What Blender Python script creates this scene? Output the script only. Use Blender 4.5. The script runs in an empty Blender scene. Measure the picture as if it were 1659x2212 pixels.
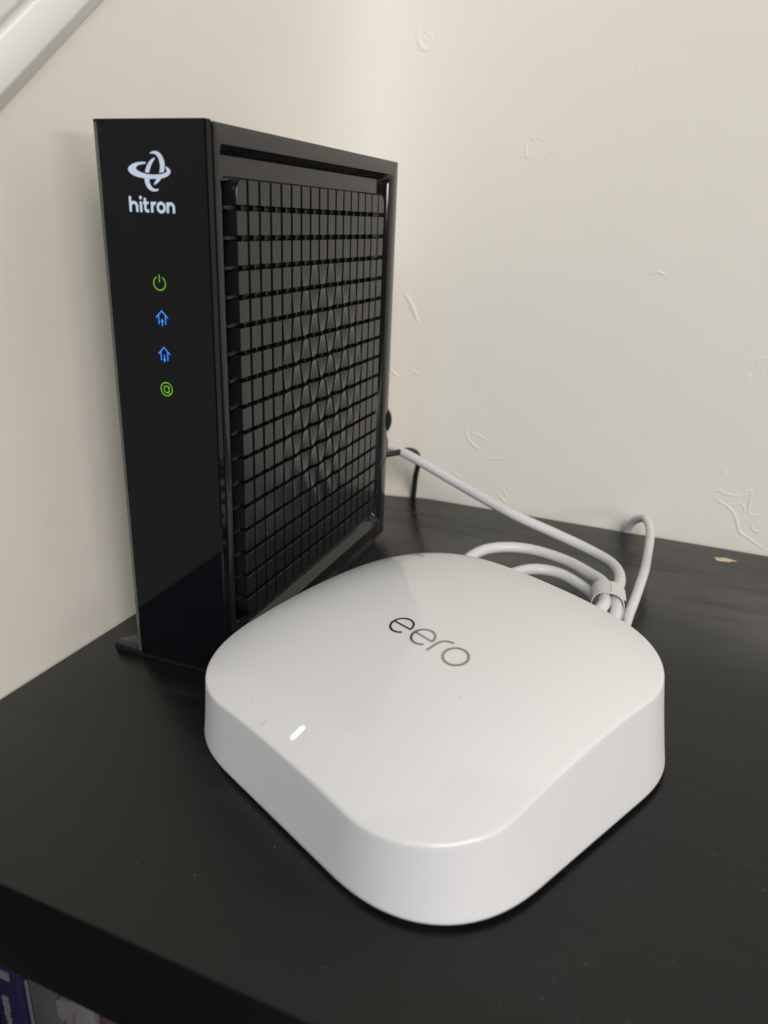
import bpy, bmesh, math, random
import numpy as np
from mathutils import Vector, Matrix
from mathutils.geometry import tessellate_polygon

random.seed(7)
S = bpy.context.scene
COL = S.collection

# ------------------------------------------------------------------ camera
cam_d = bpy.data.cameras.new('camera')
cam = bpy.data.objects.new('camera', cam_d)
COL.objects.link(cam)
S.camera = cam
cam_d.sensor_fit = 'HORIZONTAL'
cam_d.sensor_width = 36.0
cam_d.lens = 36.0 * 1656.70 / 1659.0
cam_d.clip_start = 0.01
cam_d.clip_end = 50.0
YAW, PITCH, ROLL = 0.36225, 0.36492, 0.0404
fwd = Vector((-math.sin(YAW) * math.cos(PITCH), math.cos(YAW) * math.cos(PITCH), -math.sin(PITCH)))
rgt = Vector((math.cos(YAW), math.sin(YAW), 0))
upv = rgt.cross(fwd)
r_ = rgt * math.cos(ROLL) + upv * math.sin(ROLL)
u_ = upv * math.cos(ROLL) - rgt * math.sin(ROLL)
M = Matrix((r_, u_, -fwd)).transposed().to_4x4()
M.translation = Vector((0.19007, -0.22139, 0.17396))
cam.matrix_world = M
cam_d.dof.use_dof = True
cam_d.dof.focus_distance = 0.31
cam_d.dof.aperture_fstop = 15.0

# ------------------------------------------------------------------ world + lamps
W = bpy.data.worlds.new('World')
S.world = W
W.use_nodes = True
bg = W.node_tree.nodes['Background']
bg.inputs[0].default_value = (0.90, 0.95, 1.0, 1)
bg.inputs[1].default_value = 0.012


def area(name, loc, target, size, power, color, sy=None):
    l = bpy.data.lights.new(name, 'AREA')
    l.energy = power
    l.color = color
    l.size = size
    if sy:
        l.shape = 'RECTANGLE'
        l.size_y = sy
    o = bpy.data.objects.new(name, l)
    COL.objects.link(o)
    o.location = loc
    o.rotation_euler = (Vector(target) - Vector(loc)).to_track_quat('-Z', 'Y').to_euler()
    return o


area('warm_room_lamp', (1.75, -2.35, 1.65), (0.2, 0.1, 0.0), 1.8, 85.0, (1.0, 0.945, 0.865))
area('cool_front_fill', (0.3, -1.8, 1.8), (0.2, 0.1, 0.0), 0.8, 9.5, (0.58, 0.74, 1.0))  # added cool fill from the front, no known source there
area('low_window_light', (2.6, -1.3, 0.36), (0.15, 0.1, 0.15), 1.1, 12.0, (1.0, 0.98, 0.97), 0.24)

S.view_settings.view_transform = 'Standard'
S.view_settings.look = 'None'
S.view_settings.exposure = 0.0
S.view_settings.gamma = 1.0


# ------------------------------------------------------------------ materials
def mat(name, color, rough=0.5, metal=0.0, ior=1.5, spec=None, var=0.0, vscale=30, rvar=0.0, rscale=12,
        bump=0.0, bscale=300, emit=None, estr=0.0, coat=0.0, coat_r=0.05, trans=0.0):
    m = bpy.data.materials.new(name)
    m.use_nodes = True
    nt = m.node_tree
    N, L = nt.nodes, nt.links
    b = N['Principled BSDF']
    b.inputs['Base Color'].default_value = (*color, 1)
    b.inputs['Roughness'].default_value = rough
    b.inputs['Metallic'].default_value = metal
    b.inputs['IOR'].default_value = ior
    b.inputs['Coat Weight'].default_value = coat
    b.inputs['Coat Roughness'].default_value = coat_r
    b.inputs['Transmission Weight'].default_value = trans
    if spec is not None:
        b.inputs['Specular IOR Level'].default_value = spec
    if emit:
        b.inputs['Emission Color'].default_value = (*emit, 1)
        b.inputs['Emission Strength'].default_value = estr
    if var or rvar or bump:
        tc = N.new('ShaderNodeTexCoord')
    if var:
        n = N.new('ShaderNodeTexNoise')
        n.inputs['Scale'].default_value = vscale
        n.inputs['Detail'].default_value = 6
        L.new(tc.outputs['Object'], n.inputs['Vector'])
        mx = N.new('ShaderNodeMix')
        mx.data_type = 'RGBA'
        mx.inputs[6].default_value = (*[c * (1 - var) for c in color], 1)
        mx.inputs[7].default_value = (*[min(1, c * (1 + var)) for c in color], 1)
        L.new(n.outputs['Fac'], mx.inputs[0])
        L.new(mx.outputs[2], b.inputs['Base Color'])
    if rvar:
        n = N.new('ShaderNodeTexNoise')
        n.inputs['Scale'].default_value = rscale
        n.inputs['Detail'].default_value = 8
        n.inputs['Roughness'].default_value = 0.65
        L.new(tc.outputs['Object'], n.inputs['Vector'])
        mr = N.new('ShaderNodeMapRange')
        mr.inputs['From Min'].default_value = 0.3
        mr.inputs['From Max'].default_value = 0.7
        mr.inputs['To Min'].default_value = rough - rvar
        mr.inputs['To Max'].default_value = rough + rvar
        L.new(n.outputs['Fac'], mr.inputs['Value'])
        L.new(mr.outputs['Result'], b.inputs['Roughness'])
    if bump:
        n = N.new('ShaderNodeTexNoise')
        n.inputs['Scale'].default_value = bscale
        n.inputs['Detail'].default_value = 4
        L.new(tc.outputs['Object'], n.inputs['Vector'])
        bp = N.new('ShaderNodeBump')
        bp.inputs['Strength'].default_value = bump
        bp.inputs['Distance'].default_value = 0.0006
        L.new(n.outputs['Fac'], bp.inputs['Height'])
        L.new(bp.outputs['Normal'], b.inputs['Normal'])
    return m


M_WALL = mat('cream_wall_paint', (0.81, 0.78, 0.715), 0.55, var=0.02, vscale=9, bump=0.06, bscale=260, spec=0.3)
M_TRIM = mat('white_gloss_paint', (0.88, 0.875, 0.87), 0.4, var=0.02, vscale=20)
M_SHELF = mat('black_foil', (0.006, 0.006, 0.0062), 0.30, spec=0.42, rvar=0.085, rscale=11, var=0.18, vscale=45, bump=0.012, bscale=900)
M_CHIP = mat('bare_particle_board', (0.74, 0.57, 0.35), 0.8, var=0.22, vscale=900)
M_DUST = mat('pale_dust', (0.22, 0.21, 0.2), 0.9)
M_GLASS = mat('black_gloss_panel', (0.0035, 0.004, 0.006), 0.03, ior=1.27)
M_GLASS.node_tree.nodes['Principled BSDF'].inputs['Specular Tint'].default_value = (0.90, 0.97, 1.0, 1)
M_ACRYL = mat('clear_acrylic_edge', (0.075, 0.088, 0.080), 0.16, ior=1.45, var=0.25, vscale=70)
M_CASE = mat('black_gloss_plastic', (0.010, 0.009, 0.0105), 0.075, ior=1.52, rvar=0.02, rscale=60)
M_TILE = mat('black_satin_plastic', (0.010, 0.0095, 0.010), 0.20, ior=1.5, rvar=0.05, rscale=120, bump=0.008, bscale=2500)
M_DARK = mat('black_inside_plastic', (0.008, 0.008, 0.009), 0.45)
M_PCB = mat('green_circuit_board', (0.0, 0.22, 0.16), 0.35, var=0.5, vscale=400)
M_PRINT = mat('glowing_blue_print', (0.55, 0.65, 0.82), 0.5, emit=(0.50, 0.62, 0.85), estr=0.08)  # faint glow put into the print to brighten it
M_GREEN = mat('green_indicator', (0.02, 0.1, 0.0), 0.5, emit=(0.125, 0.42, 0.008), estr=0.9)
M_BLUE = mat('blue_indicator', (0.01, 0.04, 0.2), 0.5, emit=(0.035, 0.26, 1.0), estr=1.0)
M_WHITE_TOP = mat('white_gloss_plastic', (0.80, 0.797, 0.79), 0.10, ior=1.5, rvar=0.015, rscale=30)
M_WHITE_SIDE = mat('white_satin_plastic', (0.78, 0.78, 0.795), 0.42, ior=1.48)
M_RUBBER = mat('dark_grey_rubber', (0.03, 0.03, 0.032), 0.6)
M_CHROME = mat('grey_mirror_inlay', (0.30, 0.30, 0.285), 0.12, metal=1.0)
M_LED = mat('white_status_light', (0.9, 0.9, 0.9), 0.4, emit=(0.95, 0.97, 1.0), estr=1.6)
M_GLOW = mat('lit_plastic_round_the_light', (0.80, 0.80, 0.80), 0.3, emit=(0.95, 0.97, 1.0), estr=0.28)  # halo of the light bar, given as a weak glow
M_CABLE = mat('white_cable_jacket', (0.70, 0.695, 0.70), 0.38, var=0.03, vscale=80)
M_STRAP = mat('white_plastic_strap', (0.70, 0.695, 0.67), 0.45)
M_BLACKCORD = mat('black_cable_jacket', (0.02, 0.022, 0.022), 0.4)
M_METAL = mat('nickel_connector', (0.6, 0.58, 0.55), 0.25, metal=1.0)
M_BLUEBOX = mat('dark_blue_card', (0.010, 0.008, 0.036), 0.45, var=0.2, vscale=60)  # blue darkened for the shadow falling on the cases
M_CLEAR = mat('scuffed_clear_plastic', (0.06, 0.058, 0.06), 0.35, var=0.3, vscale=70)  # shadow on the cases put into this colour as well
M_RED = mat('red_card', (0.20, 0.02, 0.03), 0.5, var=0.15, vscale=60)  # red lowered likewise for the cast shadow
M_PALE = mat('pale_grey_card', (0.12, 0.113, 0.123), 0.5, var=0.06, vscale=50)  # grey kept dim, with the shadow on the cases mixed in
M_MAROON = mat('dark_red_card', (0.07, 0.03, 0.035), 0.5, var=0.3, vscale=60)
M_FLOOR = mat('shade_darkened_carpet', (0.03, 0.028, 0.026), 0.95, var=0.3, vscale=200)  # carpet colour darkened for the shadow of someone standing there


# wiped dust and rubbed streaks on the black foil
nt = M_SHELF.node_tree
b_ = nt.nodes['Principled BSDF']
tc_ = nt.nodes.new('ShaderNodeTexCoord')
mp_ = nt.nodes.new('ShaderNodeMapping')
mp_.inputs['Rotation'].default_value = (0, 0, -0.35)
mp_.inputs['Scale'].default_value = (9, 70, 9)
n_ = nt.nodes.new('ShaderNodeTexNoise')
n_.inputs['Scale'].default_value = 1.0
n_.inputs['Detail'].default_value = 7
n_.inputs['Distortion'].default_value = 1.2
nt.links.new(tc_.outputs['Object'], mp_.inputs['Vector'])
nt.links.new(mp_.outputs['Vector'], n_.inputs['Vector'])
mr_ = nt.nodes.new('ShaderNodeMapRange')
mr_.inputs['From Min'].default_value = 0.52
mr_.inputs['From Max'].default_value = 0.74
mr_.inputs['To Min'].default_value = 0.0
mr_.inputs['To Max'].default_value = 0.16
nt.links.new(n_.outputs['Fac'], mr_.inputs['Value'])
ad_ = nt.nodes.new('ShaderNodeMath')
ad_.operation = 'ADD'
nt.links.new(b_.inputs['Roughness'].links[0].from_socket, ad_.inputs[0])
nt.links.new(mr_.outputs['Result'], ad_.inputs[1])
nt.links.new(ad_.outputs[0], b_.inputs['Roughness'])
mx_ = nt.nodes.new('ShaderNodeMix')
mx_.data_type = 'RGBA'
nt.links.new(b_.inputs['Base Color'].links[0].from_socket, mx_.inputs[6])
mx_.inputs[7].default_value = (0.035, 0.034, 0.033, 1)
nt.links.new(mr_.outputs['Result'], mx_.inputs[0])
nt.links.new(mx_.outputs[2], b_.inputs['Base Color'])

nt = M_WALL.node_tree
b_ = nt.nodes['Principled BSDF']
tc_ = nt.nodes.new('ShaderNodeTexCoord')
n_ = nt.nodes.new('ShaderNodeTexNoise')
n_.inputs['Scale'].default_value = 22
n_.inputs['Detail'].default_value = 3
nt.links.new(tc_.outputs['Object'], n_.inputs['Vector'])
bp_ = nt.nodes.new('ShaderNodeBump')
bp_.inputs['Strength'].default_value = 0.16
bp_.inputs['Distance'].default_value = 0.004
nt.links.new(n_.outputs['Fac'], bp_.inputs['Height'])
nt.links.new(b_.inputs['Normal'].links[0].from_socket, bp_.inputs['Normal'])
nt.links.new(bp_.outputs['Normal'], b_.inputs['Normal'])


# ------------------------------------------------------------------ mesh helpers
def mesh_obj(name, verts, faces, material, parent=None, smooth=False, auto=None):
    me = bpy.data.meshes.new(name)
    me.from_pydata([tuple(v) for v in verts], [], faces)
    me.update()
    o = bpy.data.objects.new(name, me)
    if material:
        me.materials.append(material)
    if smooth or auto:
        me.shade_smooth()
    if auto:
        me.set_sharp_from_angle(angle=math.radians(auto))
    COL.objects.link(o)
    if parent:
        o.parent = parent
    return o


def fix_normals(o):
    bm = bmesh.new()
    bm.from_mesh(o.data)
    bmesh.ops.recalc_face_normals(bm, faces=bm.faces)
    bm.to_mesh(o.data)
    bm.free()
    return o


def tag(o, label=None, cat=None, group=None, kind=None):
    if label: o['label'] = label
    if cat: o['category'] = cat
    if group: o['group'] = group
    if kind: o['kind'] = kind
    return o


def empty(name, loc, rz=0.0):
    o = bpy.data.objects.new(name, None)
    o.empty_display_size = 0.02
    COL.objects.link(o)
    o.location = loc
    o.rotation_euler = (0, 0, rz)
    return o


class MB:
    def __init__(s):
        s.v, s.f = [], []

    def add(s, verts, faces):
        k = len(s.v)
        s.v += [tuple(v) for v in verts]
        s.f += [tuple(i + k for i in f) for f in faces]

    def box(s, x0, x1, y0, y1, z0, z1):
        s.add([(x0, y0, z0), (x1, y0, z0), (x1, y1, z0), (x0, y1, z0),
               (x0, y0, z1), (x1, y0, z1), (x1, y1, z1), (x0, y1, z1)],
              [(0, 3, 2, 1), (4, 5, 6, 7), (0, 1, 5, 4), (1, 2, 6, 5), (2, 3, 7, 6), (3, 0, 4, 7)])

    def loft(s, loops, cap0=True, cap1=True):
        n = len(loops[0])
        k = len(s.v)
        for l in loops:
            s.v += [tuple(p) for p in l]
        for a in range(len(loops) - 1):
            for i in range(n):
                j = (i + 1) % n
                s.f.append((k + a * n + i, k + a * n + j, k + (a + 1) * n + j, k + (a + 1) * n + i))
        if cap0: s.f.append(tuple(k + i for i in range(n))[::-1])
        if cap1: s.f.append(tuple(k + (len(loops) - 1) * n + i for i in range(n)))

    def build(s, name, material, parent=None, **kw):
        return mesh_obj(name, s.v, s.f, material, parent, **kw)


def bev_box(name, x0, x1, y0, y1, z0, z1, material, parent=None, bw=0.001, seg=2):
    m = MB()
    m.box(x0, x1, y0, y1, z0, z1)
    o = m.build(name, material, parent)
    bm = bmesh.new()
    bm.from_mesh(o.data)
    bmesh.ops.bevel(bm, geom=bm.edges[:], offset=bw, segments=seg, profile=0.5, affect='EDGES')
    bm.to_mesh(o.data)
    bm.free()
    o.data.shade_smooth()
    o.data.set_sharp_from_angle(angle=math.radians(40))
    return o


def rrect(a0, a1, b0, b1, r, n=6):
    pts = []
    for cx, cy, s in ((a1 - r, b1 - r, 0), (a0 + r, b1 - r, 90), (a0 + r, b0 + r, 180), (a1 - r, b0 + r, 270)):
        e = 0.0006          # extra points just off the corner keep the straight runs flat-shaded along their length
        t0, t1 = math.radians(s), math.radians(s + 90)
        pts.append((cx + r * math.cos(t0) + e * math.sin(t0), cy + r * math.sin(t0) - e * math.cos(t0)))
        for k in range(n + 1):
            t = math.radians(s + 90 * k / n)
            pts.append((cx + r * math.cos(t), cy + r * math.sin(t)))
        pts.append((cx + r * math.cos(t1) - e * math.sin(t1), cy + r * math.sin(t1) + e * math.cos(t1)))
    return pts


def catmull(pts, per=10):
    P = [Vector(p) for p in pts]
    P = [P[0] * 2 - P[1]] + P + [P[-1] * 2 - P[-2]]
    out = []
    for i in range(1, len(P) - 2):
        a, b, c, d = P[i - 1], P[i], P[i + 1], P[i + 2]
        for k in range(per):
            t = k / per
            out.append(0.5 * ((2 * b) + (c - a) * t + (2 * a - 5 * b + 4 * c - d) * t * t + (3 * b - a - 3 * c + d) * t ** 3))
    out.append(P[-2])
    return out


def tube(mb, pts, r, n=14, taper=None):
    P = [Vector(p) for p in pts]
    T = [(P[min(i + 1, len(P) - 1)] - P[max(i - 1, 0)]).normalized() for i in range(len(P))]
    nrm = T[0].orthogonal().normalized()
    loops = []
    for i, p in enumerate(P):
        nrm = (nrm - T[i] * nrm.dot(T[i])).normalized()
        bn = T[i].cross(nrm)
        rr = r * (taper(i / (len(P) - 1)) if taper else 1)
        loops.append([p + (nrm * math.cos(2 * math.pi * k / n) + bn * math.sin(2 * math.pi * k / n)) * rr for k in range(n)])
    mb.loft(loops)


def ribbon(pts, w, closed=False):
    """flat stroke of width w along a 2-D polyline: vertices, quads"""
    P = [Vector((p[0], p[1])) for p in pts]
    n = len(P)
    v, f = [], []
    for i in range(n):
        if closed:
            a, c = P[(i - 1) % n], P[(i + 1) % n]
        else:
            a, c = P[max(i - 1, 0)], P[min(i + 1, n - 1)]
        d1 = (P[i] - a); d2 = (c - P[i])
        if d1.length < 1e-9: d1 = d2
        if d2.length < 1e-9: d2 = d1
        d1.normalize(); d2.normalize()
        t = (d1 + d2).normalized()
        nn = Vector((-t.y, t.x))
        k = 1.0 / max(0.5, nn.dot(Vector((-d1.y, d1.x))))
        v += [P[i] + nn * w * 0.5 * k, P[i] - nn * w * 0.5 * k]
    for i in range(n if closed else n - 1):
        j = (i + 1) % n
        f.append((2 * i, 2 * i + 1, 2 * j + 1, 2 * j))
    return v, f


def arc(cx, cy, rx, ry, a0, a1, n=24):
    return [(cx + rx * math.cos(math.radians(a0 + (a1 - a0) * k / n)), cy + ry * math.sin(math.radians(a0 + (a1 - a0) * k / n))) for k in range(n + 1)]


# ================================================================== SETTING
LA, BA, FA = 0.02746, -0.0067, -0.0198
lw_x = lambda y: -0.02761 + math.tan(LA) * y            # left wall surface
bw_y = lambda x: 0.24654 + math.tan(BA) * x             # back wall surface
corner = (lw_x(0.2467), 0.2467)

xr, yf, RX, RY, NE = 2.6, -0.125, 0.12, 0.15, 5.0
# one wall that turns the room corner in a soft plastered curve


def wall_y(x):
    """front face of the back wall, running into the curved corner for small x"""
    t = 1 - (x - corner[0]) / RX
    if t <= 0: return bw_y(x)
    return bw_y(x) - RY * (1 - (1 - min(1, t) ** NE) ** (1 / NE))


pth = [(xr, bw_y(xr))] + [(x, bw_y(x)) for x in (1.6, 0.8, 0.4, 0.2)]
for k in range(49):
    a = math.pi / 2 * k / 48
    # the two walls are within 2 degrees of square; shear the curve so that it meets both
    p, q = math.cos(a) ** (2 / NE), math.sin(a) ** (2 / NE)
    yy = corner[1] - RY * (1 - p)
    xx = corner[0] + RX * (1 - q)
    pth.append((xx + (lw_x(yy) - corner[0]) * (1 if q > .5 else q * 2), yy + (bw_y(xx) - corner[1])))
pth += [(lw_x(y), y) for y in (0.08, 0.0, -0.06, yf)]
back = [(lw_x(yf) - 0.12, yf), (corner[0] - 0.12, corner[1] + 0.12), (xr, bw_y(xr) + 0.12)]
m = MB()
m.loft([[(x, y, z) for x, y in pth + back] for z in (-0.80, 1.8)])
wall_back = tag(fix_normals(m.build('wall', M_WALL, auto=25)), kind='structure')
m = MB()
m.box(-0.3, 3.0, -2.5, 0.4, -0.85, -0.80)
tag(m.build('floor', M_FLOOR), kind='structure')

# raised plaster marks and dents left in the paint of the back wall (x, z in mm)
marks = [
    ([(23.7, 273.6), (23.0, 269.1), (25.2, 264.4), (28.5, 262.4)], 1.0), ([(28.5, 262.4), (30.6, 266.0), (29.4, 270.0), (24.0, 273.4)], .5),
    ([(26.2, 269.3), (28.4, 267.5)], .3),
    ([(89.5, 235.9), (89.6, 235.3)], .5), ([(89.2, 217.2), (88.9, 213.1), (89.7, 209.3), (92.2, 210.8)], .55),
    ([(90.5, 220.2), (92.7, 217.8), (91.7, 221.3)], .4), ([(95.0, 220.2), (97.9, 217.8), (101.6, 219.6)], .35),
    ([(101.1, 212.0), (104.9, 212.6)], .5), ([(142.2, 278.5), (143.0, 263.2), (142.8, 251.7), (142.0, 243.2), (140.9, 235.6)], .22),
    ([(165.0, 150.6), (169.0, 152.4), (173.7, 150.2)], .55),
    ([(21.8, 131.0), (24.7, 127.8), (28.3, 121.2), (31.6, 113.4)], 1.1),
    ([(66.8, 51.6), (68.9, 43.7), (74.1, 39.0), (79.6, 36.8)], .6), ([(70.6, 48.0), (76.1, 46.7), (82.5, 42.9)], .45),
    ([(79.5, 30.3), (88.0, 33.0), (96.5, 34.2)], .4), ([(60.5, 19.0), (67.0, 15.8)], .5),
    ([(90.8, 9.9), (94.5, 7.0), (98.1, 4.1)], .5), ([(93.8, 13.9), (96.4, 10.6), (97.9, 6.2)], .4),
    ([(222.5, 98.5), (225.1, 101.1), (222.1, 100.7)], .45), ([(227.3, 105.7), (228.5, 110.3), (232.1, 111.7)], .45),
    ([(229.4, 102.6), (231.5, 105.1)], .4), ([(220.4, 44.1), (222.3, 45.6), (221.7, 43.0)], .5),
    ([(218.4, 30.7), (221.7, 33.7), (225.4, 31.8), (234.0, 32.0)], .5),
    ([(218.4, 30.7), (222.9, 27.0), (229.1, 23.7), (233.3, 18.7), (237.0, 10.4), (242.0, 7.5), (246.9, 4.6), (253.5, 1.4)], .55),
    ([(234.0, 35.1), (238.2, 35.8), (239.0, 28.5), (239.7, 22.4), (244.6, 22.0), (249.4, 24.1)], .45),
    ([(241.9, 16.4), (244.3, 12.4), (249.6, 12.8)], .45), ([(229.8, 25.7), (233.8, 27.6), (237.1, 24.4), (236.2, 20.5)], .45),
    ([(14.8, 84.6), (17.7, 81.3), (21.8, 78.5)], .6), ([(30.7, 97.0), (32.2, 99.1), (33.4, 101.8)], .4), ([(29.8, 83.6), (31.9, 82.4), (33.8, 81.4)], .55),
    ([(104.0, 24.0), (108.0, 20.0)], .35), ([(52.0, 25.0), (57.0, 22.0), (60.0, 23.0)], .35),
]
m = MB()
for pts, rad in marks:
    C_ = catmull([(x / 1000, z / 1000, 0) for x, z in pts], 6)
    n = len(C_)
    k = len(m.v)
    prof = [(-2.6, -0.05), (-1.1, 0.16), (-0.2, 0.36), (0.5, 0.30), (1.7, -0.05)]
    for i, p in enumerate(C_):
        d = (C_[min(i + 1, n - 1)] - C_[max(i - 1, 0)]).normalized()
        nx, nz = -d.y, d.x
        tt = i / (n - 1)
        w = rad / 1000 * (0.25 + 0.75 * math.sin(math.pi * min(1, max(0, tt))) ** 0.6) * (0.85 + 0.3 * random.random())
        for a, h in prof:
            x, z = p.x + nx * a * w, p.y + nz * a * w
            m.v.append((x, wall_y(x) - h * w * 1.6 - 0.00001, z))
    for i in range(n - 1):
        for a in range(4):
            m.f.append((k + i * 5 + a, k + i * 5 + a + 1, k + (i + 1) * 5 + a + 1, k + (i + 1) * 5 + a))
o = m.build('plaster_ridges', M_WALL, wall_back, smooth=True)
fix_normals(o)
tag(o, kind='stuff')

# white moulded trim climbing the left wall at about 39 degrees
trim = empty('sloping_trim', (lw_x(-0.0097), -0.0097, 0.2022))
tag(trim, 'white painted moulded trim board sloping up the left wall in the upper left corner', 'trim')
sl = math.atan(0.81)
dirv = Vector((math.sin(LA) * math.cos(sl), math.cos(LA) * math.cos(sl), math.sin(sl)))
nout = Vector((math.cos(LA), -math.sin(LA), 0))
perp = nout.cross(dirv); perp = perp if perp.z > 0 else -perp


def trim_part(name, prof, t0=-0.02, t1=0.15):
    mm = MB()
    mm.loft([[dirv * t + perp * s / 1000 + nout * h / 1000 for s, h in prof] for t in (t0, t1)])
    return fix_normals(mm.build(name, M_TRIM, trim, auto=30))


trim_part('board', [(0, 0.05), (0.2, 0.7), (1.6, 1.6), (3.2, 2.7), (4.2, 3.4), (5.0, 3.6), (14.4, 3.6), (15.0, 3.4), (15.2, 2.6), (15.2, 0.05)])
trim_part('bead', [(15.25, 0.05), (15.25, 2.0), (17.5, 2.9), (17.5, 0.05)])
trim_part('upper_board', [(17.55, 0.05), (17.55, 3.0), (18.4, 3.7), (19.5, 4.0), (90, 4.0), (90, 0.05)])

# ================================================================== SHELF UNIT
shelf = empty('shelf_unit', (0.0, 0.0, 0.0))
tag(shelf, 'black foil covered shelf unit pushed into the wall corner under both white and black boxes', 'shelf unit')
fe = lambda x: -0.10854 + math.tan(FA) * x
X1 = 0.745
gap = 0.0006
top_poly = [(lw_x(fe(-0.03)) + gap, fe(-0.03)), (X1, fe(X1)), (X1, bw_y(X1) - 0.004), (0.045, bw_y(0.045) - 0.0040), (0.015, 0.2350), (0.000, 0.2250), (-0.012, 0.2050), (-0.0175, 0.180), (lw_x(0.110) + gap, 0.110)]


def inset_poly(P, d):
    n = len(P); out = []
    for i in range(n):
        a, b, c = Vector(P[i - 1]), Vector(P[i]), Vector(P[(i + 1) % n])
        d1 = (b - a).normalized(); d2 = (c - b).normalized()
        n1 = Vector((-d1.y, d1.x)); n2 = Vector((-d2.y, d2.x))
        bis = (n1 + n2); bis = bis / (1 + n1.dot(n2))
        out.append(tuple(b + bis * d))
    return out


m = MB()
loops = []
for d, z in ((0.0008, -0.0345), (0, -0.0337), (0, -0.0011), (0.0003, -0.0004), (0.0011, 0.0)):
    loops.append([(x, y, z) for x, y in inset_poly(top_poly, d)])
m.loft(loops)
top_board = fix_normals(m.build('top_board', M_SHELF, shelf, auto=35))
yb = lambda x: bw_y(x) - 0.006
bev_box('side_panel', lw_x(-0.1) + 0.001 + 0.003, -0.0275 + 0.036, -0.1065, 0.238, -0.79, -0.0346, M_SHELF, shelf)
o = bev_box('side_panel', 0.35, 0.366, -0.112, 0.238, -0.79, -0.0346, M_SHELF, shelf)
bev_box('side_panel', X1 - 0.036, X1, -0.121, 0.238, -0.79, -0.0346, M_SHELF, shelf)
bev_box('shelf_board', 0.009, 0.3495, -0.110, 0.238, -0.388, -0.372, M_SHELF, shelf)
bev_box('back_panel', 0.0095, 0.3495, 0.2385, 0.2405, -0.79, -0.0346, M_DARK, shelf, bw=0.0003)
bev_box('base_board', 0.009, 0.70, -0.110, 0.237, -0.7895, -0.752, M_SHELF, shelf)

# chip through the foil
rnd = random.Random(3)
pts = []
for k in range(40):
    t = 2 * math.pi * k / 40
    ex, ey = 5.6 * math.cos(t), 3.0 * math.sin(t)
    bite = 0.62 if abs(t - 5.9) < 0.35 else 1.0
    pts.append((ex * (1 + 0.14 * math.sin(3 * t + 1) + 0.10 * math.sin(7 * t) + rnd.uniform(-.05, .05)) * bite,
                ey * (1 + 0.2 * math.sin(2 * t) + 0.12 * math.sin(5 * t) + rnd.uniform(-.07, .07)) * bite))
v = [(0.2300 + x / 1000, 0.2225 + y / 1000, 0.00006) for x, y in pts]
v2 = [(0.2300 + .86 * x / 1000, 0.2225 + .86 * y / 1000, 0.00016 + 0.00005 * rnd.random()) for x, y in pts]
m = MB(); m.loft([v, v2], cap0=False)
tag(fix_normals(m.build('bare_chip', M_CHIP, shelf)), 'tan chip where the black foil is missing')

# specks of dust and lint on the top board
m = MB()
rnd = random.Random(11)


def speck(x, y, r, z=0.00005):
    n = rnd.choice((4, 5, 6)); a0 = rnd.random() * 6
    ring = [(x + r * rnd.uniform(.5, 1.2) * math.cos(a0 + 6.283 * k / n), y + r * rnd.uniform(.4, 1.1) * math.sin(a0 + 6.283 * k / n), z) for k in range(n)]
    m.add(ring + [(x, y, z + r * 0.6)], [(k, (k + 1) % n, n) for k in range(n)])


for x, y, r in ((223.2, 88, .5), (232, 75, .35)):
    pass
for k in range(700):
    x = rnd.uniform(-0.01, 0.42); y = rnd.uniform(-0.10, 0.235)
    if x < 0.06 and y > -0.005 and y < 0.17: continue
    speck(x, y, rnd.choice((.08, .1, .1, .12, .15, .18, .24)) / 1000)
for k in range(60):   # denser patch by the right front of the white box
    speck(rnd.gauss(0.235, 0.02), rnd.gauss(-0.02, 0.02), rnd.choice((.1, .13, .2, .26)) / 1000)
for k in range(26):   # lint fibres
    x = rnd.uniform(-0.01, 0.30); y = rnd.uniform(-0.10, 0.0); a = rnd.random() * 6; l = rnd.uniform(.4, 1.4) / 1000
    dx, dy = math.cos(a), math.sin(a); w = 0.00004
    m.add([(x - dy * w, y + dx * w, .00005), (x + dy * w, y - dx * w, .00005), (x + dx * l + dy * w, y + dy * l - dx * w, .00012), (x + dx * l - dy * w, y + dy * l + dx * w, .00012)], [(0, 1, 2, 3)])
tag(m.build('dust_specks', M_DUST, shelf), kind='stuff')

# ------------------------------------------------------------------ things standing in the compartment
FLOORZ = -0.372


def card_case(name, label, cat, x0, x1, top, yfront, depth, material, lean=0.0):
    e = empty(name, ((x0 + x1) / 2, yfront + depth / 2, FLOORZ))
    e.rotation_euler = (0, lean, 0)
    w = (x1 - x0) / 2
    bev_box('body', -w, w, -depth / 2, depth / 2, 0, top - FLOORZ, material, e, bw=0.0012)
    tag(e, label, cat, group='cases standing under the shelf top')
    return e, w, top - FLOORZ


e, w, h = card_case('storage_case', 'dark blue case with pale spine marks, leftmost under the shelf top', 'case', 0.0108, 0.0232, -0.0575, -0.0968, 0.14, M_BLUEBOX)
m = MB()
m.box(-w + .001, -w + .0085, -0.0704, -0.0700, h - 0.0048, h - 0.0012)
m.build('spine_badge', M_PALE, e)
m = MB()
rnd = random.Random(5)
z = h - 0.0135
while z > h - 0.06:
    l = rnd.uniform(.0012, .0022)
    m.box(-w + .0042 - rnd.uniform(0, .0006), -w + .0056 + rnd.uniform(0, .0008), -0.0704, -0.07, z - l, z)
    z -= l + .0007
m.build('spine_print', M_PALE, e)
e, w, h = card_case('storage_case', 'scuffed clear plastic case with cut corner beside the dark blue case', 'case', 0.0262, 0.0398, -0.0530, -0.0962, 0.15, M_CLEAR)
m = MB(); m.box(-w - .0004, -w + .0004, -0.0756, -0.0750, 0.002, h - .006); m.build('edge_strip', M_PALE, e)
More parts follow.
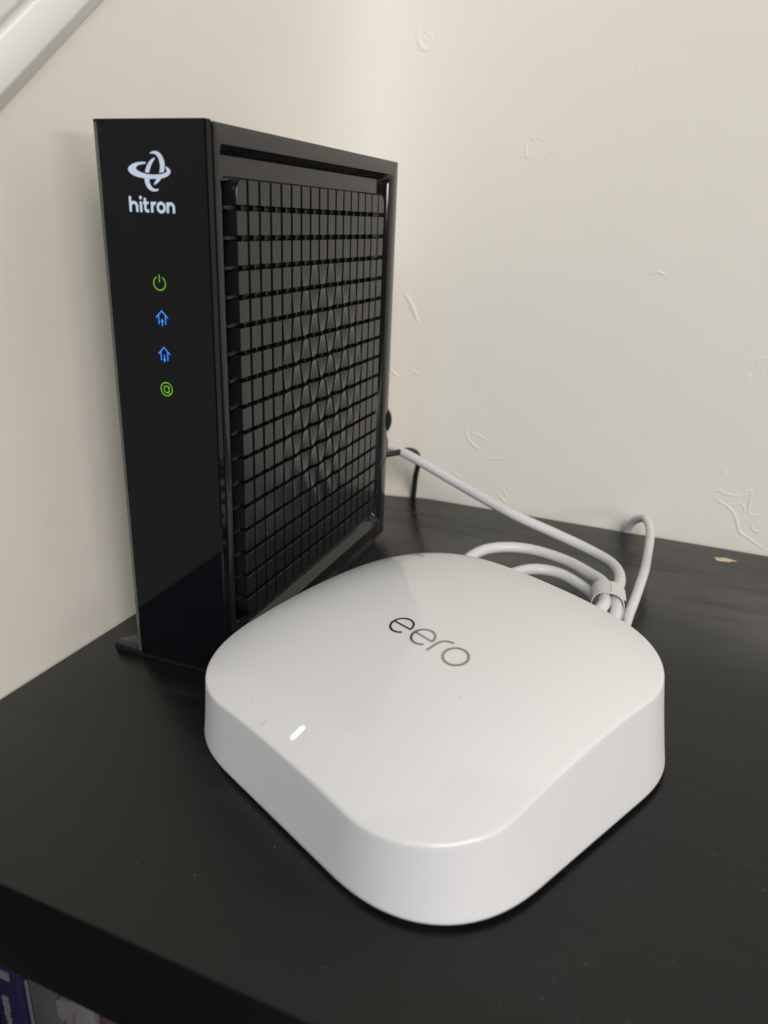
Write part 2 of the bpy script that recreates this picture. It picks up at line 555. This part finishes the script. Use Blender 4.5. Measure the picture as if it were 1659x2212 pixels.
e, w, h = card_case('storage_case', 'thin red case with torn white top between clear and pale cases', 'case', 0.0401, 0.0434, -0.0610, -0.0966, 0.13, M_RED)
m = MB()
pr = [(-w - .0004, h - .0045), (-w * .2, h - .0068), (w * .5, h - .0052), (w + .0008, h - .0085), (w + .0022, h - .002), (w + .0016, h + .0035), (-w * .3, h + .003), (-w - .0004, h + .002)]
m.loft([[(a, y, b) for a, b in pr] for y in (-0.0662, -0.060)])
fix_normals(m.build('torn_top', M_PALE, e))
e, w, h = card_case('storage_case', 'pale grey case standing right of the thin red case', 'case', 0.0436, 0.0522, -0.0520, -0.0960, 0.14, M_PALE)
e, w, h = card_case('storage_case', 'dark red case with rounded top, rightmost under the shelf top', 'case', 0.0536, 0.0625, -0.0575, -0.0950, 0.14, M_MAROON)
m = MB(); m.box(-w - .0005, -w + .0002, -0.0706, -0.070, 0.002, h - .001); m.build('edge_strip', M_PALE, e)

# ================================================================== BLACK BOX WITH GRILLE
WX = 0.04297
HZ = 0.2003
modem = empty('modem', (0, 0, 0))
tag(modem, 'tall glossy black box with lit front icons and a tiled grille side', 'modem')

# front panel: glass-like slab with a chamfer down its left edge
prof = [(0.0, 3.0), (0.0, 0.75), (0.25, 0.55), (2.0, 0.04), (2.4, 0.0), (42.5, 0.0), (42.97, 0.4), (42.97, 3.0)]
m = MB()
m.loft([[(x / 1000, y / 1000, z) for x, y in prof] for z in (0.0032, 0.2005)])
panel = fix_normals(m.build('front_panel', M_GLASS, modem))
m = MB()
m.loft([[(x / 1000, y / 1000, z) for x, y in ((0.35, 0.47), (1.75, 0.075), (1.72, 0.03), (0.30, 0.43))] for z in (0.0036, 0.1996)])
fix_normals(m.build('edge_strip', M_ACRYL, panel))
m = MB(); m.box(0.0012, WX - 0.0012, 0.0031, 0.0043, 0.004, 0.1995); m.build('panel_gap', M_DARK, modem)

# housing with its recessed side
Y0, Y1, Z0 = 0.0044, 0.1673, 0.0032


def yz(x, a0, a1, b0, b1, r, n=6):
    return [(x, a, b) for a, b in rrect(a0, a1, b0, b1, r, n)]


mm = .001
loops = [yz(0.0004, Y0 + .0004, Y1 - .0004, Z0 + .0004, HZ - .0004, .0008), yz(0.0008, Y0, Y1, Z0, HZ, .0008),
         yz(WX - .0006, Y0, Y1, Z0, HZ, .0008), yz(WX - .00018, Y0 + .00018, Y1 - .00018, Z0 + .00018, HZ - .00018, .0008),
         yz(WX, Y0 + .0006, Y1 - .0006, Z0 + .0006, HZ - .0006, .0008)]
op = (7.2, 161.6, 12.0, 194.2)


def opening(x, l, r, b, t, rad):
    return yz(WX - x * mm, (op[0] + l) * mm, (op[1] - r) * mm, (op[2] + b) * mm, (op[3] - t) * mm, rad * mm)


loops += [opening(0, 0, 0, 0, 0, 1.5), opening(.10, .1, .9, .1, .06, 1.6), opening(.35, .3, 1.8, .3, .2, 1.8), opening(.8, .7, 2.7, .7, .45, 2.2),
          opening(1.5, 1.2, 3.5, 1.3, .85, 2.6), opening(2.6, 2.1, 4.2, 2.2, 1.5, 3.2), opening(4.2, 3.0, 4.9, 3.4, 2.5, 3.6), opening(4.4, 3.4, 5.6, 3.9, 2.75, 4.0), opening(4.43, 4.0, 6.4, 4.6, 3.2, 4.0),
          opening(4.43, 5.6, 7.4, 6.2, 9.0, 4.0), opening(4.6, 5.75, 7.6, 6.4, 9.15, 4.0), opening(9.5, 5.75, 7.6, 6.4, 9.15, 4.0)]
m = MB()
m.loft(loops)
housing = fix_normals(m.build('housing', M_CASE, modem, auto=30))

# slim raised beads along the left rim of the recess
m = MB()
tube(m, catmull([(WX - .0024, .0105, .182), (WX - .0023, .0105, .100), (WX - .0024, .0106, .040)], 10), .00045, 8)
tube(m, catmull([(WX - .0042, .0136, .180), (WX - .0042, .0136, .020)], 10), .0004, 8)
m.build('rim_bead', M_CASE, modem, smooth=True)

# inner lattice behind the tiles and a sliver of circuit board
TY0, TZ1 = 16.7, 184.4
PY, PZ, TW, TH = 7.93, 9.72, 6.42, 7.95
m = MB()
for c in range(16):
    yc = (TY0 + TW + (PY - TW) / 2 + c * PY) * mm
    m.box(WX - .0058, WX - .0024, yc - .00055, yc + .00055, .0200, .1845)
for r in range(16):
    zc = (TZ1 - TH - (PZ - TH) / 2 - r * PZ) * mm
    m.box(WX - .0058, WX - .0040, .0128, .1535, zc - .0006, zc + .0006)
    m.box(WX - .0040, WX - .0026, .0128, .0165, zc - .0004, zc + .0005)
lat = m.build('grille_lattice', M_DARK, modem)
tag(lat, kind='stuff')
m = MB(); m.box(WX - .0092, WX - .0080, .0135, .0300, .070, .122)
pcb = m.build('circuit_board', M_PCB, modem)
m = MB()
rnd = random.Random(2)
for k in range(16):
    z = .074 + k * .003
    for j in range(2):
        if rnd.random() < .75:
            y = .0172 + j * .0016 + rnd.uniform(0, .0005)
            m.box(WX - .00799, WX - .00795, y, y + .0010, z, z + rnd.uniform(.0008, .0018))
tag(m.build('board_print', mat('white_board_print', (.5, .55, .55), .6), pcb), kind='stuff')
m = MB(); m.box(WX - .0079, WX - .0050, .0180, .0240, .1040, .1075); m.build('board_part', M_DARK, pcb)


# grille tiles: separate blocks, those in the middle twisted in alternate directions
def tile_mesh(amp, corner_cut=None):
    ss = [0, .05, .5, .95, 1]
    hw, hh, d = TW * mm / 2, TH * mm / 2, 5.2 * mm
    v, f = [], []
    for j, t in enumerate(ss):
        for i, s in enumerate(ss):
            y, z = (s * 2 - 1) * hw, (t * 2 - 1) * hh
            edge = i in (0, 4) or j in (0, 4)
            x = amp * mm * (s * 2 - 1) * (t * 2 - 1) - (0.00022 if edge else 0)
            if corner_cut:
                cy, cz = corner_cut          # rounded outer corner of the whole grille
                R_ = 0.0042
                oy, oz = cy * hw - cy * R_, cz * hh - cz * R_
                if (y - oy) * cy > 0 and (z - oz) * cz > 0:
                    q = Vector((y - oy, z - oz))
                    if q.length > R_:
                        q = q.normalized() * R_
                        y, z = oy + q.x, oz + q.y
            v.append((x, y, z))
    rim = [i for i in range(5)] + [5 * j + 4 for j in range(1, 5)] + [20 + i for i in range(3, -1, -1)] + [5 * j for j in range(3, 0, -1)]
    n = len(rim)
    raised = {k: (v[k][0] + .00022) for k in rim}
    # the face: the outer grid row pulled in a little and lifted back to the face; a thin chamfer and the side walls go round it
    face = list(v)
    for k in rim:
        y, z = v[k][1], v[k][2]
        face[k] = (raised[k], y * (1 - .036), z * (1 - .030))
    v = face
    for j in range(4):
        for i in range(4):
            f.append((j * 5 + i, j * 5 + i + 1, j * 5 + i + 6, j * 5 + i + 5))
    c0 = len(v)
    v += [v[k] for k in rim]
    c1 = len(v)
    v += [(v[k][0] - .00016, v[k][1] / (1 - .036), v[k][2] / (1 - .030)) for k in rim]
    c2 = len(v)
    v += list(v[c1:c1 + n])
    c3 = len(v)
    v += [(-d, p[1], p[2]) for p in v[c2:c2 + n]]
    for k in range(n):
        q = (k + 1) % n
        f.append((c0 + k, c1 + k, c1 + q, c0 + q))
        f.append((c2 + k, c3 + k, c3 + q, c2 + q))
    me = bpy.data.meshes.new('tile')
    me.from_pydata(v, [], f)
    me.materials.append(M_TILE)
    me.shade_smooth()
    me.set_sharp_from_angle(angle=math.radians(60))
    return me


cache = {}
for r in range(17):
    for c in range(17):
        e2 = ((c - 8.3) / 5.6) ** 2 + ((r - 8.0) / 6.0) ** 2
        a = 0.0 if e2 >= 1 else round(0.72 * (1 - e2) ** 0.6 * 8) / 8
        key = (a * (1 if (r + c) % 2 else -1), None)
        if (r, c) in ((0, 0), (0, 16), (16, 0), (16, 16)):
            key = (0.0, ((-1 if c == 0 else 1), (1 if r == 0 else -1)))
        if key not in cache:
            cache[key] = tile_mesh(*key)
        o = bpy.data.objects.new('tile', cache[key])
        o.location = (WX - .00005, (TY0 + TW / 2 + c * PY) * mm, (TZ1 - TH / 2 - r * PZ) * mm)
        COL.objects.link(o)
        o.parent = modem

# foot plate with its tip beside the front panel
m = MB()
lo = []
for z, d in ((0.0, .0004), (.0006, 0), (.0030, 0), (.0036, .0003), (.0038, .001)):
    pts = [(-.0128 + d, .0012 + d), (WX + .0128 - d, .0012 + d), (WX + .0128 - d, .0050), (WX + .002, .020), (WX + .001, .150), (WX - .002 - d, .160 - d),
           (.002 + d, .160 - d), (-.001, .150), (-.002, .020), (-.0128 + d, .0050)]
    lo.append([(x, y, z) for x, y in pts])
m.loft(lo)
fix_normals(m.build('foot', M_CASE, modem, auto=40))


# printed emblem and lettering on the panel
def flat_front(name, polys, ribs, material, parent, y0=-0.00004):
    mb = MB()
    lay = 0
    for poly in polys:
        lay += 1
        P3 = [Vector((a, b, 0)) for a, b in poly]
        tri = tessellate_polygon([P3])
        mb.add([(p.x * mm, y0 - lay * 2e-6, p.y * mm) for p in P3], [tuple(t) for t in tri])
    for pts, w, closed in ribs:
        lay += 1
        vv, ff = ribbon(pts, w, closed)
        mb.add([(p.x * mm, y0 - lay * 2e-6, p.y * mm) for p in vv], ff)
    return mesh_obj(name, mb.v, mb.f, material, parent)


def crop_mm(px, py):
    # emblem drawn on a grid of its own: 487 units wide = 16.3 mm, 463 units high = 11.8 mm
    return (13.1 + (px - 508) * 16.3 / 487, 191.2 - (py - 480) * 11.8 / 463)


def smooth2(pts, per=4):
    q = [(p[0], p[1], 0) for p in pts]
    return [(p.x, p.y) for p in catmull(q, per)]


ring = smooth2([(718, 605), (660, 605), (600, 615), (550, 638), (518, 665), (508, 692), (518, 722), (550, 752), (600, 775), (660, 788), (690, 794), (760, 798),
                (830, 796), (885, 790), (935, 775), (975, 750), (995, 715), (990, 690), (970, 668), (942, 652)]) + \
       smooth2([(940, 672), (952, 690), (950, 712), (925, 730), (880, 742), (820, 748), (750, 747), (700, 738), (650, 722), (612, 700), (600, 680), (608, 660), (635, 642), (675, 630), (714, 626)])
upper = smooth2([(770, 512), (778, 498), (800, 485), (835, 480), (870, 490), (900, 520), (922, 565), (932, 615), (930, 665), (918, 718)]) + \
        smooth2([(866, 725), (878, 680), (880, 630), (872, 580), (855, 540), (832, 515), (805, 507), (785, 510)])
arm = smooth2([(825, 560), (822, 572), (795, 610), (775, 650), (758, 695), (750, 728)]) + smooth2([(704, 722), (712, 690), (730, 645), (755, 605), (785, 575), (808, 560), (818, 556)])
lower = smooth2([(692, 790), (745, 797), (748, 830), (757, 865), (775, 895), (800, 913), (825, 915), (846, 910)]) + \
        smooth2([(848, 922), (835, 935), (800, 943), (765, 938), (735, 918), (710, 885), (695, 840)])
small = smooth2([(885, 790), (875, 805), (850, 835), (825, 855), (800, 867)]) + smooth2([(796, 858), (815, 825), (832, 797)])
flat_front('emblem', [[crop_mm(*p) for p in q] for q in (ring, upper, arm, lower, small)], [], M_PRINT, panel)

sw = 0.92
B_, XH, AS = 173.0, 176.25, 177.75
rib = []
rib.append(([(12.95, B_), (12.95, AS)], sw, False))                                            # h
rib.append(([(12.95, 174.6)] + arc(14.3, 174.65, 1.28, 1.25, 165, 0, 14) + [(15.58, B_)], sw, False))
rib.append(([(17.15, B_), (17.15, XH)], sw, False))                                            # i
rib.append(([(17.15, 176.95), (17.15, 177.9)], 1.0, False))
rib.append(([(18.85, 177.35), (18.85, 174.2)] + arc(19.75, 174.15, .9, .75, 180, 275, 8) + [(20.25, 173.42)], sw, False))   # t
rib.append(([(18.05, 175.85), (20.2, 175.85)], .75, False))
rib.append(([(21.5, B_), (21.5, XH)], sw, False))                                              # r
rib.append(([(21.5, 174.6)] + arc(22.85, 174.6, 1.3, 1.3, 165, 80, 8), sw, False))
rib.append((arc(25.05, 174.62, 1.32, 1.32, 0, 345, 28), sw, True))                             # o
rib.append(([(27.55, B_), (27.55, XH)], sw, False))                                            # n
rib.append(([(27.55, 174.6)] + arc(28.75, 174.65, 1.15, 1.22, 165, 0, 14) + [(29.9, B_)], sw, False))
flat_front('brand_lettering', [], rib, M_PRINT, panel)

# lit icons
iw = 0.37
flat_front('power_icon', [], [(arc(22.5, 150.9, 2.35, 2.2, 118, 422, 40), iw, False), ([(22.5, 153.7), (22.5, 151.3)], iw, False)], M_GREEN, panel)
for zc, upw in ((139.5, True), (127.2, False)):
    cx = 22.6
    rr = [([(cx - 2.4, zc + .1), (cx, zc + 2.45), (cx + 2.4, zc + .1)], iw, False),
          ([(cx - 1.35, zc + 1.0), (cx - 1.35, zc - 2.05)], iw, False), ([(cx + 1.35, zc + 1.0), (cx + 1.35, zc - 2.05)], iw, False)]
    if upw:
        rr.append(([(cx, zc - 1.2), (cx, zc - 2.6)], iw, False))
        tri = [(cx - .62, zc - 1.3), (cx, zc - .05), (cx + .62, zc - 1.3)]
    else:
        rr.append(([(cx, zc - .1), (cx, zc - 1.5)], iw, False))
        tri = [(cx - .62, zc - 1.45), (cx + .62, zc - 1.45), (cx, zc - 2.75)]
    flat_front('house_icon', [tri], rr, M_BLUE, panel)
cx, cz = 22.65, 115.1
flat_front('at_sign_icon', [], [
    (arc(cx, cz, 2.35, 2.35, 285, -30, 40)[::-1] + arc(cx + 1.45, cz - 1.0, .55, .75, -15, -165, 8)[0:] + [(cx + .9, cz - .8), (cx + 1.05, cz + 1.05)], iw, False),
    (arc(cx - .05, cz - .05, 1.0, 1.2, 0, 345, 24), iw, True)], M_GREEN, panel)

# ================================================================== BLACK PLUG AND CORD BEHIND THE BOX
cord = empty('power_cord', (0.036, 0.1675, 0.069))
tag(cord, 'black cord and plug behind the black box, hooking over the white cable', 'cord')
def rel(pts, e): return [Vector(p) - e.location for p in pts]
m = MB()
tube(m, rel([(0.0342, .1676, .0693), (0.0342, .1692, .0693)], cord), .0104, 24)
tube(m, rel([(0.0342, .1692, .0693), (0.0342, .1702, .0693), (0.0342, .1712, .0693)], cord), .0098, 24, taper=lambda t: 1 - .25 * t * t)
fix_normals(m.build('plug', M_BLACKCORD, cord, auto=40))
m = MB()
path = [(.0325, .1705, .0660), (.0325, .1820, .0630), (.031, .1950, .050), (.0300, .1985, .0405), (.0340, .2030, .0400), (.0385, .2100, .0405), (.0415, .2175, .0388), (.0432, .2225, .0345),
        (.0415, .2290, .0265), (.0385, .2345, .0170), (.0360, .2405, .0060), (.0345, .24345, -.010), (.0345, .2437, -.05), (.034, .2437, -.2)]
tube(m, catmull(rel(path, cord), 8), .0018, 12)
m.build('cord', M_BLACKCORD, cord, smooth=True)

# ================================================================== WHITE CABLES
c1 = empty('white_cable', (0.1165, 0.1591, 0.0))
tag(c1, 'white cable running down from behind the black box into the looped coil', 'cable')
RC = 0.0029
pathA = [(.0110, .1690, .0560), (.0112, .1850, .0540), (.0125, .2050, .0490), (.0274, .2100, .0423), (.0484, .2050, .0375), (.0813, .1950, .0285), (.1129, .1830, .0215), (.1395, .1800, .0150),
         (.1581, .1755, .0112), (.1719, .1650, .0100), (.1780, .1477, .0105), (.1783, .1240, .0108), (.1800, .1080, .0085), (.1750, .0900, .0035), (.1560, .0850, .0032),
         (.1280, .0960, .0032), (.1060, .1180, .0035), (.1007, .1371, .0070), (.1061, .1497, .0100), (.1165, .1591, .0105), (.1310, .1622, .0105), (.1492, .1565, .0105),
         (.1626, .1457, .0108), (.1712, .1340, .0120), (.1730, .1220, .0118), (.1740, .1100, .0118), (.1680, .0970, .0100), (.1520, .0930, .0100), (.1320, .1030, .0100), (.1225, .1180, .0090), (.1280, .1364, .0075),
         (.1368, .1463, .0070), (.1486, .1471, .0065), (.1615, .1390, .0055), (.1685, .1310, .0046), (.1712, .1220, .0042), (.1725, .1120, .0044), (.1725, .0960, .0095), (.1690, .0800, .0150), (.1650, .0680, .0170)]
m = MB(); tube(m, catmull(rel(pathA, c1), 10), RC, 16)
m.build('cord', M_CABLE, c1, smooth=True)
m = MB(); m.box(*[a for a in (.0060 - .1165, .0160 - .1165, .1676 - .1591, .1800 - .1591, .052, .060)]); m.build('connector', M_CABLE, c1)

c2 = empty('white_cable', (0.1831, 0.2300, 0.0))
tag(c2, 'white cable standing up at the shelf back edge, passing outside the strap', 'cable')
pathE = [(.1900, .0560, .0150), (.1880, .0700, .0120), (.1830, .0900, .0050), (.1848, .1080, .0032), (.1856, .1200, .0045), (.1872, .1347, .0080), (.1889, .1600, .0110), (.1890, .1900, .0075), (.1886, .2150, .0095), (.1866, .2255, .0130),
         (.1831, .2310, .0142), (.1769, .2385, .0074), (.1735, .24330, -.006), (.173, .2434, -.03), (.173, .2434, -.25)]
m = MB(); tube(m, catmull(rel(pathE, c2), 10), .0024, 16, taper=lambda t: 1.0)
m.build('cord', M_CABLE, c2, smooth=True)

st = empty('cable_strap', (0.1748, 0.122, 0.0))
tag(st, 'short white band wrapped round the cable coil behind the white box', 'cable tie')
m = MB()
outer, inner = [], []
for t in range(40):
    a = 2 * math.pi * t / 40
    q = lambda rx, rz: (rx * math.copysign(abs(math.cos(a)) ** .75, math.cos(a)), .0080 + rz * math.copysign(abs(math.sin(a)) ** .75, math.sin(a)))
    outer.append(q(.0077, .0078)); inner.append(q(.0072, .0073))
tilt = lambda x, y: (x - y * .14, y)
lo = []
for ring_, y in ((inner, -.0065), (outer, -.0067), (outer, .0067), (inner, .0065)):
    lo.append([(x - y * .14, y + (z - .009) * .15, z) for x, z in ring_])
lo.append(lo[0])
m.loft(lo, cap0=False, cap1=False)
fix_normals(m.build('band', M_STRAP, st, auto=50))
m = MB()
m.loft([[(.001 - y * .14, y + .0013, .0159 + e_), (.0079 - y * .14, y + .0010, .0128 + e_), (.0080 - y * .14, y + .0010, .0124 + e_), (.001 - y * .14, y + .0013, .0155 + e_)] for y, e_ in ((-.0055, .0002), (.0055, .0002))])
fix_normals(m.build('band_tail', M_STRAP, st))

# ================================================================== WHITE WIRELESS BOX
Q = dict(A=0.0685, g0=0.046384, g1=0.009442, g2=-0.009063, g3=-0.001255, g4=-0.003419, ku=0.005704, ku4=0.006664, kuv=0.001027,
         eyaw=-0.457389, dr=0.254268, dr2=-0.214563, Rt=0.51306, mt=1.990552, Rb=0.629795, mb=2.446867, zb=0.002186, su=-0.01396, sv=-0.103414, bulge=-0.000569)
hub = empty('wifi_router', (0.127624, 0.001464, 0.0), Q['eyaw'])
tag(hub, 'rounded square white plastic box with a domed top, lettering and a lit white bar', 'router')
NT = 256


def G(u, v):
    s = v / Q['A']; t = u / Q['A']
    return Q['g0'] + Q['g1'] * s + Q['g2'] * s * s + Q['g3'] * s ** 3 + Q['g4'] * s ** 4 - Q['ku'] * t * t - Q['ku4'] * t ** 4 - Q['kuv'] * t * t * s


def unit_outline(R_, m_):
    """rounded square: corner size R_, corner exponent m_, sides bulging very slightly; NT points evenly spaced by arc length"""
    ph = np.linspace(0, np.pi / 2, 60)
    c, s_ = np.cos(ph) ** (2 / m_), np.sin(ph) ** (2 / m_)
    out = []
    for sx, sy, rev in ((1, 1, 0), (-1, 1, 1), (-1, -1, 0), (1, -1, 1)):
        a = np.stack([sx * (1 - R_ + R_ * c), sy * (1 - R_ + R_ * s_)], -1)
        out.append(a[::-1] if rev else a)
    P = np.concatenate(out)
    P = np.concatenate([P, P[:1]])
    cu = np.r_[0, np.cumsum(np.hypot(*np.diff(P, axis=0).T))]
    tt = np.linspace(0, cu[-1], NT, endpoint=False)
    U_, V_ = np.interp(tt, cu, P[:, 0]), np.interp(tt, cu, P[:, 1])
    return U_ * (1 + Q['bulge'] * (1 - V_ * V_)), V_ * (1 + Q['bulge'] * (1 - U_ * U_))


def draft(z):
    return Q['dr'] * z + Q['dr2'] * z * z / .05


Ue, Ve = unit_outline(Q['Rt'], Q['mt'])
Ub, Vb = unit_outline(Q['Rb'], Q['mb'])
z = np.full(NT, .03)
for _ in range(8):
    a = Q['A'] - draft(z)
    z = G(Ue * a, Ve * a)
arim = Q['A'] - draft(z)
RU, RV = Ue * arim, Ve * arim           # rim (unsheared)


def top_ring(k):
    uu, vv = RU * k, RV * k
    zz = G(uu, vv)
    return np.stack([uu + Q['su'] * zz, vv + Q['sv'] * zz, zz], -1)


rim = top_ring(1.0)
bot = np.stack([Ub * Q['A'], Vb * Q['A'], np.full(NT, Q['zb'])], -1)
# top shell
verts = [tuple(top_ring(0.0)[0])]
faces = []
ks = [0.04, .1, .18, .26, .34, .42, .5, .58, .66, .74, .81, .87, .92, .955, .975, .985]
rings = [top_ring(k) for k in ks]
# small fillet between top and side
side_dir = bot - rim
side_dir /= np.linalg.norm(side_dir, axis=1)[:, None]
tin = top_ring(.985)
tin_d = np.linalg.norm(tin - rim, axis=1)[:, None]
rad = 0.0010
s_end = rim + side_dir * rad
t_start = rim + (tin - rim) / tin_d * rad
rings[-1] = rim + (tin - rim) / tin_d * (rad * 1.6)
fil = []
for t in (0, .2, .4, .6, .8, 1.0):
    fil.append((1 - t) ** 2 * t_start + 2 * t * (1 - t) * rim + t * t * s_end)
top_rings = rings + fil[:5]
for r in top_rings: verts += [tuple(p) for p in r]
for i in range(NT):
    faces.append((0, 1 + i, 1 + (i + 1) % NT))
for a in range(len(top_rings) - 1):
    for i in range(NT):
        j = (i + 1) % NT
        faces.append((1 + a * NT + i, 1 + (a + 1) * NT + i, 1 + (a + 1) * NT + j, 1 + a * NT + j))
shell = fix_normals(mesh_obj('top_shell', verts, faces, M_WHITE_TOP, hub, smooth=True))
# side wall
sr = [fil[4], s_end]
for t in (.06, .25, .5, .75, .92):
    sr.append(s_end + (bot - s_end) * t)
inw = bot.copy(); ctr = bot.mean(0)
drc = (ctr - bot); drc[:, 2] = 0; drc /= np.linalg.norm(drc, axis=1)[:, None]
up1 = s_end + (bot - s_end) * .98
sr += [up1, bot + drc * .00012 + np.array([0, 0, .0002]), bot + drc * .0005, bot + drc * .004 + np.array([0, 0, .0001])]
m = MB()
m.loft([[tuple(p) for p in r] for r in sr], cap0=False, cap1=False)
fix_normals(m.build('side_wall', M_WHITE_SIDE, hub, smooth=True))
m = MB()
fr = [bot + drc * .0025, bot + drc * .0025, bot + drc * .003]
fr = [np.c_[f_[:, 0], f_[:, 1], np.full(NT, zz)] for f_, zz in zip(fr, (.0022, .0004, .0))]
m.loft([[tuple(p) for p in r] for r in fr])
fix_normals(m.build('base_ring', M_RUBBER, hub, auto=40))


def on_top(u, v, lift):
    # (u, v) is the position seen on the finished (sheared) top
    zz = .048
    for _ in range(12):
        uu = u - Q['su'] * zz; vv = v - Q['sv'] * zz
        zz = float(G(uu, vv))
    return (u, v, zz + lift)


def dome_ribbons(name, ribs, material, lift=.00012, h=.00012):
    mb = MB()
    for k, (pts, w, closed) in enumerate(ribs):
        vv, ff = ribbon(pts, w, closed)
        n = len(vv)
        L_ = lift + k * 4e-6
        mb.add([on_top(p.x * mm, p.y * mm, L_) for p in vv] + [on_top(p.x * mm, p.y * mm, L_ - .0002) for p in vv], ff +
               [(i, i + 2, i + 2 + n, i + n) for i in range(0, n - 2, 2)] + [(i + 1, i + 1 + n, i + 3 + n, i + 3) for i in range(0, n - 2, 2)])
    return mesh_obj(name, mb.v, mb.f, material, hub)


lw = .86
for name, ribs in (('letter_e', [(arc(-8.0, -10.25, 3.95, 4.0, 2, 318, 46), lw, False), ([(-11.9, -10.15), (-3.7, -10.15)], lw * .85, False)]),
                   ('letter_e', [(arc(2.1, -10.15, 3.95, 4.0, 2, 318, 46), lw, False), ([(-1.8, -10.05), (6.4, -10.05)], lw * .85, False)]),
                   ('letter_r', [([(7.9, -14.3), (7.9, -10.6)] + arc(11.6, -10.1, 3.7, 4.1, 174, 84, 16), lw, False)]),
                   ('letter_o', [(arc(16.85, -10.25, 4.15, 4.1, 0, 352, 48), lw, True)])):
    dome_ribbons(name, ribs, M_CHROME)


def capsule(name, v0, v1, r, material, lift):
    """rounded bar lying on the dome along v"""
    pts = arc(1.25, v1, r, r, 0, 180, 10) + arc(1.25, v0, r, r, 180, 360, 10)
    mb = MB()
    mb.add([on_top(x * mm, y * mm, lift) for x, y in pts] + [on_top(1.25 * mm, (v0 + v1) / 2 * mm, lift)], [(k, (k + 1) % len(pts), len(pts)) for k in range(len(pts))])
    return mesh_obj(name, mb.v, mb.f, material, hub)


glow = capsule('light_halo', -62.3, -59.0, 1.0, M_GLOW, .00005)  # soft halo round the bar, drawn as a faintly glowing patch
led = capsule('status_light', -62.2, -59.1, .62, M_LED, .00008)
# a few dark lint hairs lying on the shell
mb_ = [(arc(-9.5, -64.5, 1.6, 1.6, 150, 215, 6), .07, False), (arc(-22, -62.6, 1.2, 1.2, 60, 90, 3), .13, False), ([(30, -22), (30.35, -22.25)], .28, False),
       (arc(-16, 4, 1.0, .6, 200, 300, 5), .07, False), ([(12, -52), (12.3, -51.8)], .12, False)]
lint = dome_ribbons('lint', mb_, M_RUBBER, lift=.00004)
tag(lint, kind='stuff')
